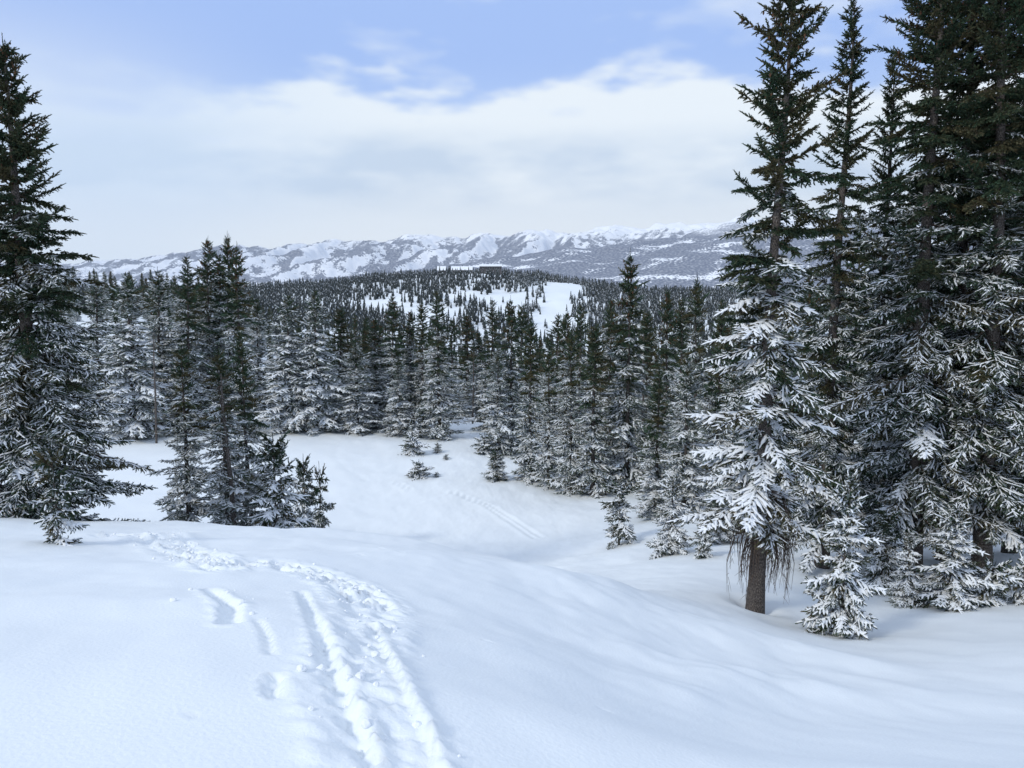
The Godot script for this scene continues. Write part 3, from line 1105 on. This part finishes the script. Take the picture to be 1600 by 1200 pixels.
# ---------------------------------------------------------------- the forest round the meadow
func middle_trees() -> void:
	rng.seed = 900
	var proto := []
	# 0-2 thick snow, 3-6 dark tops with dusted skirts, 7-8 narrow dark, 9 olive
	var kinds := [
		{"thick": 0.8, "H": 13.0, "R": 2.3, "k": 0.75, "heavy": 0.72, "light": 0.95, "n": 6, "gap": 0.42},
		{"H": 13.0, "R": 2.0, "k": 0.85, "heavy": 0.62, "light": 0.9, "n": 6, "gap": 0.42},
		{"H": 12.0, "R": 1.9, "k": 0.7, "heavy": 0.5, "light": 0.92, "n": 6, "gap": 0.42},
		{"H": 14.0, "R": 1.7, "k": 0.7, "heavy": 0.25, "light": 0.66, "n": 5, "gap": 0.42, "cones": 0.5},
		{"H": 14.0, "R": 1.5, "k": 0.6, "heavy": 0.15, "light": 0.7, "n": 5, "gap": 0.42, "cones": 0.4},
		{"H": 14.0, "R": 1.8, "k": 0.75, "heavy": 0.3, "light": 0.6, "n": 5, "gap": 0.44},
		{"H": 13.0, "R": 1.4, "k": 0.55, "heavy": 0.2, "light": 0.62, "n": 5, "gap": 0.42, "olive": 0.9},
		{"H": 14.0, "R": 1.2, "k": 0.6, "heavy": 0.05, "light": 0.45, "n": 5, "gap": 0.46, "olive": 0.7, "cones": 0.5},
		{"H": 14.0, "R": 1.1, "k": 0.5, "heavy": 0.1, "light": 0.55, "n": 4, "gap": 0.42, "ragged": 0.45},
		{"H": 13.0, "R": 1.6, "k": 0.65, "heavy": 0.2, "light": 0.75, "n": 5, "gap": 0.44, "olive": 0.9},
	]
	for i in kinds.size():
		var o: Dictionary = kinds[i]
		o.merge({"fine": false, "bare": 0.4, "seed": 60 + i, "trunk": 0.16})
		proto.append(null)
	var counts := {}
	# foot px, distance, tip px, tip row, half width px, kind, label
	var list := [
		[200, 60, 200, 432, 62, 0, "wide snow-covered spruce right behind the huge left spruce"],
		[248, 66, 246, 424, 50, 1, "snow-covered spruce between the wide snowy one and the pointed one in the left forest"],
		[292, 64, 292, 402, 42, 5, "pointed spruce with dark narrow tip left of the multi-topped group"],
		[322, 66, 325, 376, 30, 4, "left one of the tall group of spires in the left forest"],
		[340, 67, 342, 398, 26, 8, "shorter spire inside the tall group in the left forest"],
		[356, 66, 355, 368, 34, 3, "tallest spire of the tall group in the left forest"],
		[372, 65, 370, 385, 36, 3, "right one of the tall group of spires in the left forest"],
		[150, 70, 150, 440, 45, 2, "snowy spruce half hidden by the huge left spruce"],
		[400, 72, 402, 470, 30, 1, "snow-dusted spruce just right of the tall group of spires"],
		[448, 64, 450, 462, 52, 0, "broad snow-laden spruce at the far edge of the meadow, left one of a pair"],
		[494, 64, 492, 455, 48, 0, "broad snow-laden spruce at the far edge of the meadow, right one of a pair"],
		[530, 72, 532, 484, 26, 6, "brownish thin spruce right of the snow-laden pair"],
		[556, 64, 556, 540, 40, 2, "short snowy spruce at the meadow's far edge right of the snow-laden pair"],
		[585, 68, 586, 500, 26, 4, "thin spruce behind the short snowy one at the meadow's far edge"],
		[614, 66, 613, 462, 30, 3, "pointed dark spruce above the middle of the meadow"],
		[640, 68, 641, 488, 25, 4, "dark spruce between the two pointed ones behind the meadow"],
		[660, 66, 659, 476, 22, 6, "narrow brownish spruce touching the dark-topped one left of the forest gap"],
		[686, 62, 682, 456, 36, 5, "full dark-topped spruce left of the forest gap, low snowy skirt"],
		[622, 63, 622, 560, 30, 1, "small snowy spruce at the meadow's far edge below the pointed dark one"],
		[706, 78, 706, 500, 20, 8, "narrow dark spruce in the forest gap, nearer its left side"],
		[730, 92, 730, 492, 22, 7, "narrow dark spruce in the middle of the forest gap"],
		[768, 68, 770, 470, 32, 5, "dark spruce right of the forest gap, the tallest there"],
		[748, 80, 748, 520, 22, 4, "short dark spruce in the forest gap, nearer its right side"],
		[800, 58, 798, 468, 30, 3, "tall spruce behind the left corner of the right-hand forest edge"],
		[778, 57, 778, 545, 28, 2, "snow-dusted spruce at the right of the forest gap, foot behind the corner sapling"],
		[828, 49, 830, 505, 28, 6, "first spruce of the right-hand forest edge, counted from its left corner"],
		[812, 60, 815, 478, 22, 8, "thin dark spruce behind the first one of the right-hand forest edge"],
		[858, 47, 858, 545, 28, 9, "second spruce of the right-hand forest edge, olive green and lower"],
		[884, 52, 886, 490, 26, 4, "spruce behind the second and third of the right-hand forest edge, dark tip"],
		[892, 45, 893, 520, 30, 9, "third spruce of the right-hand forest edge"],
		[905, 60, 908, 478, 18, 8, "thin spire standing before the white ski run"],
		[928, 44, 930, 512, 34, 6, "fourth spruce of the right-hand forest edge, broad olive green"],
		[955, 52, 955, 470, 24, 4, "dark spruce left of the tallest spire in the right-hand forest"],
		[983, 45, 985, 398, 46, 3, "tallest spire in the right-hand forest, rising alone into the mountain view"],
		[1012, 50, 1012, 490, 26, 6, "brownish spruce right of the tallest spire"],
		[1042, 44, 1044, 452, 32, 3, "pointed brownish spruce, second right of the tallest spire"],
		[1066, 46, 1066, 468, 24, 8, "thin spruce of a close pair right of the pointed brownish one"],
		[1090, 40, 1089, 436, 36, 9, "tall olive spruce left of the sparse front spruce"],
		[1030, 36, 1030, 580, 40, 5, "snow-dusted spruce at the forest edge behind the cone-shaped young spruce"],
		[1075, 34, 1075, 560, 44, 2, "snowy spruce at the forest edge behind the small ones left of the sparse front spruce"],
		[1125, 36, 1128, 470, 36, 5, "dark spruce close behind the left side of the sparse front spruce"],
		[1150, 30, 1150, 540, 46, 1, "snowy spruce right behind the lower trunk of the sparse front spruce"],
		[1225, 29, 1230, 480, 50, 2, "snowy spruce between the sparse front spruce and the slender one"],
		[1205, 40, 1210, 430, 36, 4, "dark spruce far behind the sparse front spruce"],
		[1265, 36, 1265, 420, 40, 3, "dark spruce behind the slender one, left side"],
		[1340, 32, 1345, 330, 50, 5, "dark spruce behind the slender one, right side"],
		[1420, 34, 1425, 300, 60, 5, "shaded spruce deep in the right group, left part"],
		[1500, 32, 1500, 250, 60, 3, "shaded spruce deep in the right group, middle"],
		[1580, 34, 1580, 220, 60, 5, "shaded spruce deep in the right group, right part"],
		[282, 25.5, 283, 540, 42, 9, "left one of the clump of three spruces left of centre"],
		[345, 24.5, 340, 545, 44, 9, "middle one of the clump of three spruces left of centre, pale bare stem"],
		[382, 25.5, 374, 520, 42, 5, "right one of the clump of three spruces left of centre"],
	]
	for s in list:
		var p := standing(s[0], 600, s[1])
		set_tree(proto, kinds, p, at_depth(s[2], s[3], s[1]), s[4] * s[1] / FOCAL, s[5], s[6], "")
	# the rest of the wood: ranks behind those at its edge
	# name, bearings, distances, how many, rows of the tips, group, [[bearing, where], ...]
	var stands := [
		["left", -0.60, -0.335, 75.0, 105.0, 24, 432.0, 520.0, "spruces in the left forest", [[-0.5, "behind the huge left spruce"], [-0.44, "between the huge left spruce and pointed one"], [-0.40, "behind the pointed spruce of the left forest"], [-0.36, "behind the tall group of spires"], [9.0, "just right of the tall group of spires"]]],
		["far left", -0.60, -0.20, 115.0, 330.0, 64, 414.0, 436.0, "far spruces of the level wood on the left", [[-0.5, "in the far level wood beside the huge left spruce"], [-0.44, "in the far level wood left of the pointed spruce"], [-0.385, "in the far level wood beside the spires"], [-0.32, "in the far level wood right of the spires"], [-0.26, "in the far level wood above the snow-laden pair"], [9.0, "in the far level wood by the hill's foot"]]],
		["middle", -0.33, -0.09, 70.0, 105.0, 40, 496.0, 560.0, "spruces behind the meadow", [[-0.29, "behind the left one of the snow-laden pair"], [-0.25, "behind the right one of the snow-laden pair"], [-0.21, "behind the short snowy meadow spruce"], [-0.17, "behind the pointed dark spruce above the meadow"], [-0.13, "left of the full spruce by the gap"], [9.0, "behind the full spruce by the gap"]]],
		["valley", -0.25, 0.10, 95.0, 210.0, 48, 520.0, 575.0, "spruces down in the valley", [[-0.19, "down in the valley, left of the pointed dark spruce"], [-0.14, "down in the valley, right of the pointed dark spruce"], [-0.09, "in the valley above the gap's left side"], [-0.04, "in the valley seen through the gap"], [0.01, "down in the valley, right of the forest gap"], [0.05, "down in the valley, left of the white ski run"], [9.0, "down in the valley, below the white ski run"]]],
		["right", 0.015, 0.30, 54.0, 95.0, 52, 492.0, 580.0, "spruces of the right-hand forest", [[0.06, "behind the right forest edge's left end"], [0.11, "behind the right forest edge's third spruce"], [0.145, "left of the right forest's tallest spire"], [0.185, "right of the right forest's tallest spire"], [0.23, "behind the right forest's pointed brownish spruce"], [9.0, "behind the sparse front spruce, far back"]]],
	]
	var looks := ["snow-covered broad spruce", "snow-covered pointed spruce", "snowy spruce", "dark-topped coned spruce", "slim dark-topped spruce", "full dark-topped spruce", "slim brownish-green spruce", "narrow nearly snow-free olive spruce", "ragged thin spruce", "olive-green snow-dusted spruce"]
	for s in stands:
		var k := 0
		var tries := 0
		var taken := []
		while k < s[5] and tries < 4000:
			tries += 1
			var d: float = lerpf(s[3], s[4], sqrt(rng.randf()))
			var b := rng.randf_range(s[1], s[2])
			var p := Vector3(b * d, 0, -d)
			if s[0] == "middle" and b > -0.10 and d < 85.0:
				continue
			if b > -0.085 and b < -0.045 and d < 95.0:
				continue
			var ok := true
			for q in taken:
				if (q - p).length() < 2.0:
					ok = false
			if not ok:
				continue
			taken.append(p)
			p.y = ground(p.x, p.z)
			var tall := clampf(at_depth(800.0, rng.randf_range(s[6], s[7]), d).y - p.y, 5.0, 16.0)
			var kind: int = [1, 2, 3, 4, 5, 6, 7, 8, 9][rng.randi() % 9]
			if s[0] in ["valley", "far left"]:
				kind = [3, 4, 5, 6, 7, 8, 9][rng.randi() % 7]
			var w := 0
			while s[9][w][0] < b:
				w += 1
			set_tree(proto, kinds, p, p + Vector3(rng.randf_range(-0.45, 0.45), tall, 0), clampf(tall * rng.randf_range(0.085, 0.13), 0.7, 1.5), kind, ("tall " if tall > 11.8 else ("short " if tall < 9.6 else "")) + looks[kind] + " " + s[9][w][1].replace("the far level wood", "the " + ("front" if d < 200.0 else ("middle" if d < 265.0 else "back")) + " level wood"), s[8])
			k += 1
	snags()
	print("tree triangles ", tris)


func snags() -> void:
	# dead trees: a bare grey stem with short broken branches
	rng.seed = 640
	for s in [[354, 24.2, 345, 585, "dead bare pale stem standing in the clump of three spruces left of centre"], [1008, 49.0, 1006, 520, "dead bare spruce stem right of the right forest's tallest spire"], [738, 74.0, 741, 545, "dead bare stem standing in the forest gap"], [238, 58.0, 240, 520, "dead bare stem before the left forest's snowy spruces"]]:
		var p := standing(s[0], 600, s[1])
		var top := at_depth(s[2], s[3], s[1])
		var H := (top - p).length()
		var r := plant("dead_spruce", p, s[4], "dead tree")
		var g := Geo.new()
		tube(g, [Vector3(0, -0.4, 0), Vector3(0.02, H * 0.4, 0.02), Vector3(-0.03, H * 0.8, 0), Vector3(0, H, 0)], [0.09, 0.07, 0.045, 0.02], 7)
		part("trunk", g.mesh(), M.bark, r)
		var y := 0.8
		while y < H - 0.1:
			var b := Geo.new()
			var a := rng.randf() * TAU
			var l := rng.randf_range(0.2, 0.7)
			tube(b, [Vector3(0, y, 0), Vector3(cos(a) * l * 0.6, y - 0.05, sin(a) * l * 0.6), Vector3(cos(a) * l, y - rng.randf_range(0.0, 0.25), sin(a) * l)], [0.02, 0.013, 0.005], 4)
			part("branch", b.mesh(), M.twig_wood, r)
			y += rng.randf_range(0.15, 0.4)
		lean(r, top)


func set_tree(proto: Array, kinds: Array, p: Vector3, top: Vector3, wide: float, kind: int, label: String, group: String) -> void:
	var o: Node3D
	if proto[kind] == null:
		o = plant("spruce_tree", p, label, "tree", group)
		grow_spruce(o, kinds[kind])
		proto[kind] = o
	else:
		o = copy_of(proto[kind], p, label, "tree", group)
	var tall := top.y - p.y
	var sw: float = wide / (kinds[kind].R * 0.9)
	o.transform = Transform3D(Basis(Vector3(0, 0, 1), -atan2(top.x - p.x, tall)) * Basis(Vector3.UP, rng.randf() * TAU).scaled(Vector3(sw, tall / kinds[kind].H, sw)), p)


# ---------------------------------------------------------------- the wooded hill
func far_spruce(s: int) -> ArrayMesh:
	rng.seed = s
	var g := Geo.new()
	var layers := 7
	for k in layers:
		var f := k / float(layers)
		var y0 := 0.03 + 0.86 * f
		var y1 := y0 + 0.26 * (1.1 - 0.6 * f)
		var r := 0.15 * pow(1.0 - f, 0.8) * rng.randf_range(0.8, 1.2) + 0.012
		var sides := 7
		var a0 := rng.randf() * TAU
		for i in sides:
			var a := a0 + TAU * i / sides
			var w := TAU / sides * 0.55
			var rr := r * rng.randf_range(0.65, 1.2)
			var yy := y0 - 0.03 * rng.randf()
			g.tri(Vector3(cos(a - w) * rr * 0.85, yy + 0.02, sin(a - w) * rr * 0.85), Vector3(0, minf(y1, 1.0), 0), Vector3(cos(a + w) * rr, yy, sin(a + w) * rr))
			var frost := 1.0 if rng.randf() < 0.16 else 0.0
			var c := Color(0.045, 0.054, 0.05).lerp(Color(0.5, 0.53, 0.56), frost * 0.8)
			for q in 3:
				g.c.append(c)
	return g.mesh()


func far_forest() -> void:
	rng.seed = 333
	var places := [[], [], []]
	for pass_ in 2:
		# first the hill, then the low woods in the valley before it
		var want := 17000 if pass_ == 0 else 4600
		var n := 0
		var tries := 0
		while n < want and tries < 200000:
			tries += 1
			var d := rng.randf_range(560.0, 1090.0) if pass_ == 0 else rng.randf_range(190.0, 570.0)
			var b := rng.randf_range(-0.66, 0.72)
			var x := b * d
			var y := ground(x, -d)
			var patch := clump.get_noise_2d(x * 0.016, d * 0.010)
			var keep := 0.85 + 0.6 * patch
			if pass_ == 0:
				# speckled open slope, a round meadow, and the white run that falls to the right
				var open_face := smoothstep(-0.155, -0.125, b) * smoothstep(0.10, 0.06, b) * smoothstep(810.0, 745.0, d - 260.0 * (b + 0.03))
				keep = lerpf(1.0, clampf(0.22 + 2.2 * patch, 0.02, 1.0), open_face)
				keep *= 1.0 - exp(-pow((b + 0.165) / 0.036, 2.0) - pow((d - 705.0) / 50.0, 2.0)) * 1.3
				var side := 0.042 + 0.010 * clump.get_noise_2d(d * 0.02, 3.0)
				if b > side and b < 0.092 + 0.008 * patch - (860.0 - d) * 0.00011 and d < 872.0:
					keep = 0.015
				elif b > side - 0.022 and b < 0.1 and d < 872.0:
					keep *= 0.45
				if b > -0.10 and b < -0.010 and d > 870.0 and d < 932.0:
					keep *= 0.55
			if rng.randf() > keep:
				continue
			if pass_ == 1 and d < 330.0 and b < -0.16:
				continue
			n += 1
			var tall := rng.randf_range(5.0, 11.0) + 4.0 * rng.randf() * smoothstep(-0.3, 0.3, patch)
			var wide := tall * rng.randf_range(0.75, 1.2)
			places[0 if pass_ == 0 and b < 0.0 else (2 if pass_ == 0 else 1)].append(Transform3D(Basis(Vector3.UP, rng.randf() * TAU).scaled(Vector3(wide, tall, wide)), Vector3(x, y - 0.3, -d)))
	for k in 3:
		var mm := MultiMesh.new()
		mm.transform_format = MultiMesh.TRANSFORM_3D
		mm.mesh = far_spruce(70 + k)
		mm.instance_count = places[k].size()
		for i in places[k].size():
			mm.set_instance_transform(i, places[k][i])
		var o := MultiMeshInstance3D.new()
		o.name = ["hill_forest", "valley_forest", "ridge_forest"][k]
		o.multimesh = mm
		o.material_override = M.far_needles
		o.set_meta("kind", "stuff")
		tag(o, "far conifer wood covering the hill and the valley before it", "forest", "far woods of the hill")
		add_child(o)


func box(g: Geo, lo: Vector3, hi: Vector3) -> void:
	var bm := BoxMesh.new()
	bm.size = hi - lo
	var arr := bm.get_mesh_arrays()
	var v: PackedVector3Array = arr[Mesh.ARRAY_VERTEX]
	var n: PackedVector3Array = arr[Mesh.ARRAY_NORMAL]
	for i in arr[Mesh.ARRAY_INDEX]:
		g.v.append(v[i] + (lo + hi) * 0.5)
		g.n.append(n[i])


func gable(g: Geo, w: float, depth: float, y: float, rise: float, thick: float) -> void:
	# roof with its ridge along x
	for s in [-1.0, 1.0]:
		var a := [Vector3(-w / 2, y, s * depth / 2), Vector3(w / 2, y, s * depth / 2), Vector3(w / 2, y + rise, 0), Vector3(-w / 2, y + rise, 0)]
		var up := Vector3(0, thick, 0)
		g.v.append_array(PackedVector3Array([a[0] + up, a[1] + up, a[2] + up, a[0] + up, a[2] + up, a[3] + up]))
		g.v.append_array(PackedVector3Array([a[0], a[1], a[1] + up, a[0], a[1] + up, a[0] + up]))
		for e in [[0, 3], [1, 2]]:
			g.v.append_array(PackedVector3Array([a[e[0]], a[e[1]], a[e[1]] + up, a[e[0]], a[e[1]] + up, a[e[0]] + up]))


func lodges() -> void:
	# [px, distance, width, depth, wall height, roof rise, label]
	var list := [
		[767, 935, 26.0, 12.0, 5.5, 2.0, "long low lodge with snowy roof among trees on the hilltop", 9],
		[722, 930, 24.0, 13.0, 3.0, 4.0, "lodge with broad snow-covered roof left of the long one on the hilltop", 6],
		[690, 928, 9.0, 9.0, 3.5, 4.5, "small gabled hut at the left end of the hilltop buildings", 2],
	]
	for s in list:
		var p := standing(s[0], 420, s[1])
		var r := plant("hill_lodge", p, s[6], "building")
		var w: float = s[2]
		var dp: float = s[3]
		var h: float = s[4] + (4.0 if s[7] == 9 else 1.5)
		var g := Geo.new()
		box(g, Vector3(-w / 2, -3, -dp / 2), Vector3(w / 2, h, dp / 2))
		part("wall", g.mesh(), M.timber, r)
		g = Geo.new()
		gable(g, w + 1.6, dp + 2.0, h, s[5], 0.7)
		part("roof", g.mesh(), M.branch_snow, r)
		for k in s[7]:
			g = Geo.new()
			var x := lerpf(-w / 2 + 1.4, w / 2 - 1.4, (k + 0.0) / maxf(s[7] - 1, 1))
			box(g, Vector3(x - 0.7, h - 3.0, dp / 2), Vector3(x + 0.7, h - 1.0, dp / 2 + 0.12))
			part("window", g.mesh(), M.dark_glass, r)


# ---------------------------------------------------------------- loose lumps along the track
func snow_clods() -> void:
	rng.seed = 88
	var g := Geo.new()
	var sm := SphereMesh.new()
	sm.radius = 1.0
	sm.height = 1.7
	sm.radial_segments = 7
	sm.rings = 4
	var arr := sm.get_mesh_arrays()
	var v: PackedVector3Array = arr[Mesh.ARRAY_VERTEX]
	for i in arr[Mesh.ARRAY_INDEX]:
		var p := v[i]
		g.v.append(p * (1.0 + 0.35 * clump.get_noise_3dv(p * 1.3)))
	var where := []
	for l in lines:
		if l.kind != "churn" and not (l.kind == "groove" and l.w > 0.08):
			continue
		var p: PackedVector2Array = l.p
		for i in p.size() - 1:
			var m := int((p[i + 1] - p[i]).length() * (18.0 if l.kind == "churn" else 6.0)) + 1
			for q in m:
				var a := p[i].lerp(p[i + 1], rng.randf())
				a += Vector2(rng.randfn(0, 1), rng.randfn(0, 1)) * l.w * (0.8 if l.kind == "churn" else 2.2)
				var s := 0.006 + 0.03 * pow(rng.randf(), 3.0)
				where.append(Transform3D(Basis(Vector3(rng.randf() - 0.5, 1, rng.randf() - 0.5).normalized(), rng.randf() * TAU).scaled(Vector3(s, s * 0.8, s)), Vector3(a.x, snow(a.x, a.y) + s * 0.25, a.y)))
	var mm := MultiMesh.new()
	mm.transform_format = MultiMesh.TRANSFORM_3D
	mm.mesh = g.mesh()
	mm.instance_count = where.size()
	for i in where.size():
		mm.set_instance_transform(i, where[i])
	var o := MultiMeshInstance3D.new()
	o.name = "snow_crumbs"
	o.multimesh = mm
	o.material_override = M.branch_snow
	o.set_meta("kind", "stuff")
	tag(o, "loose snow crumbs thrown up along the ski track", "snow")
	add_child(o)
	print("crumbs ", where.size())
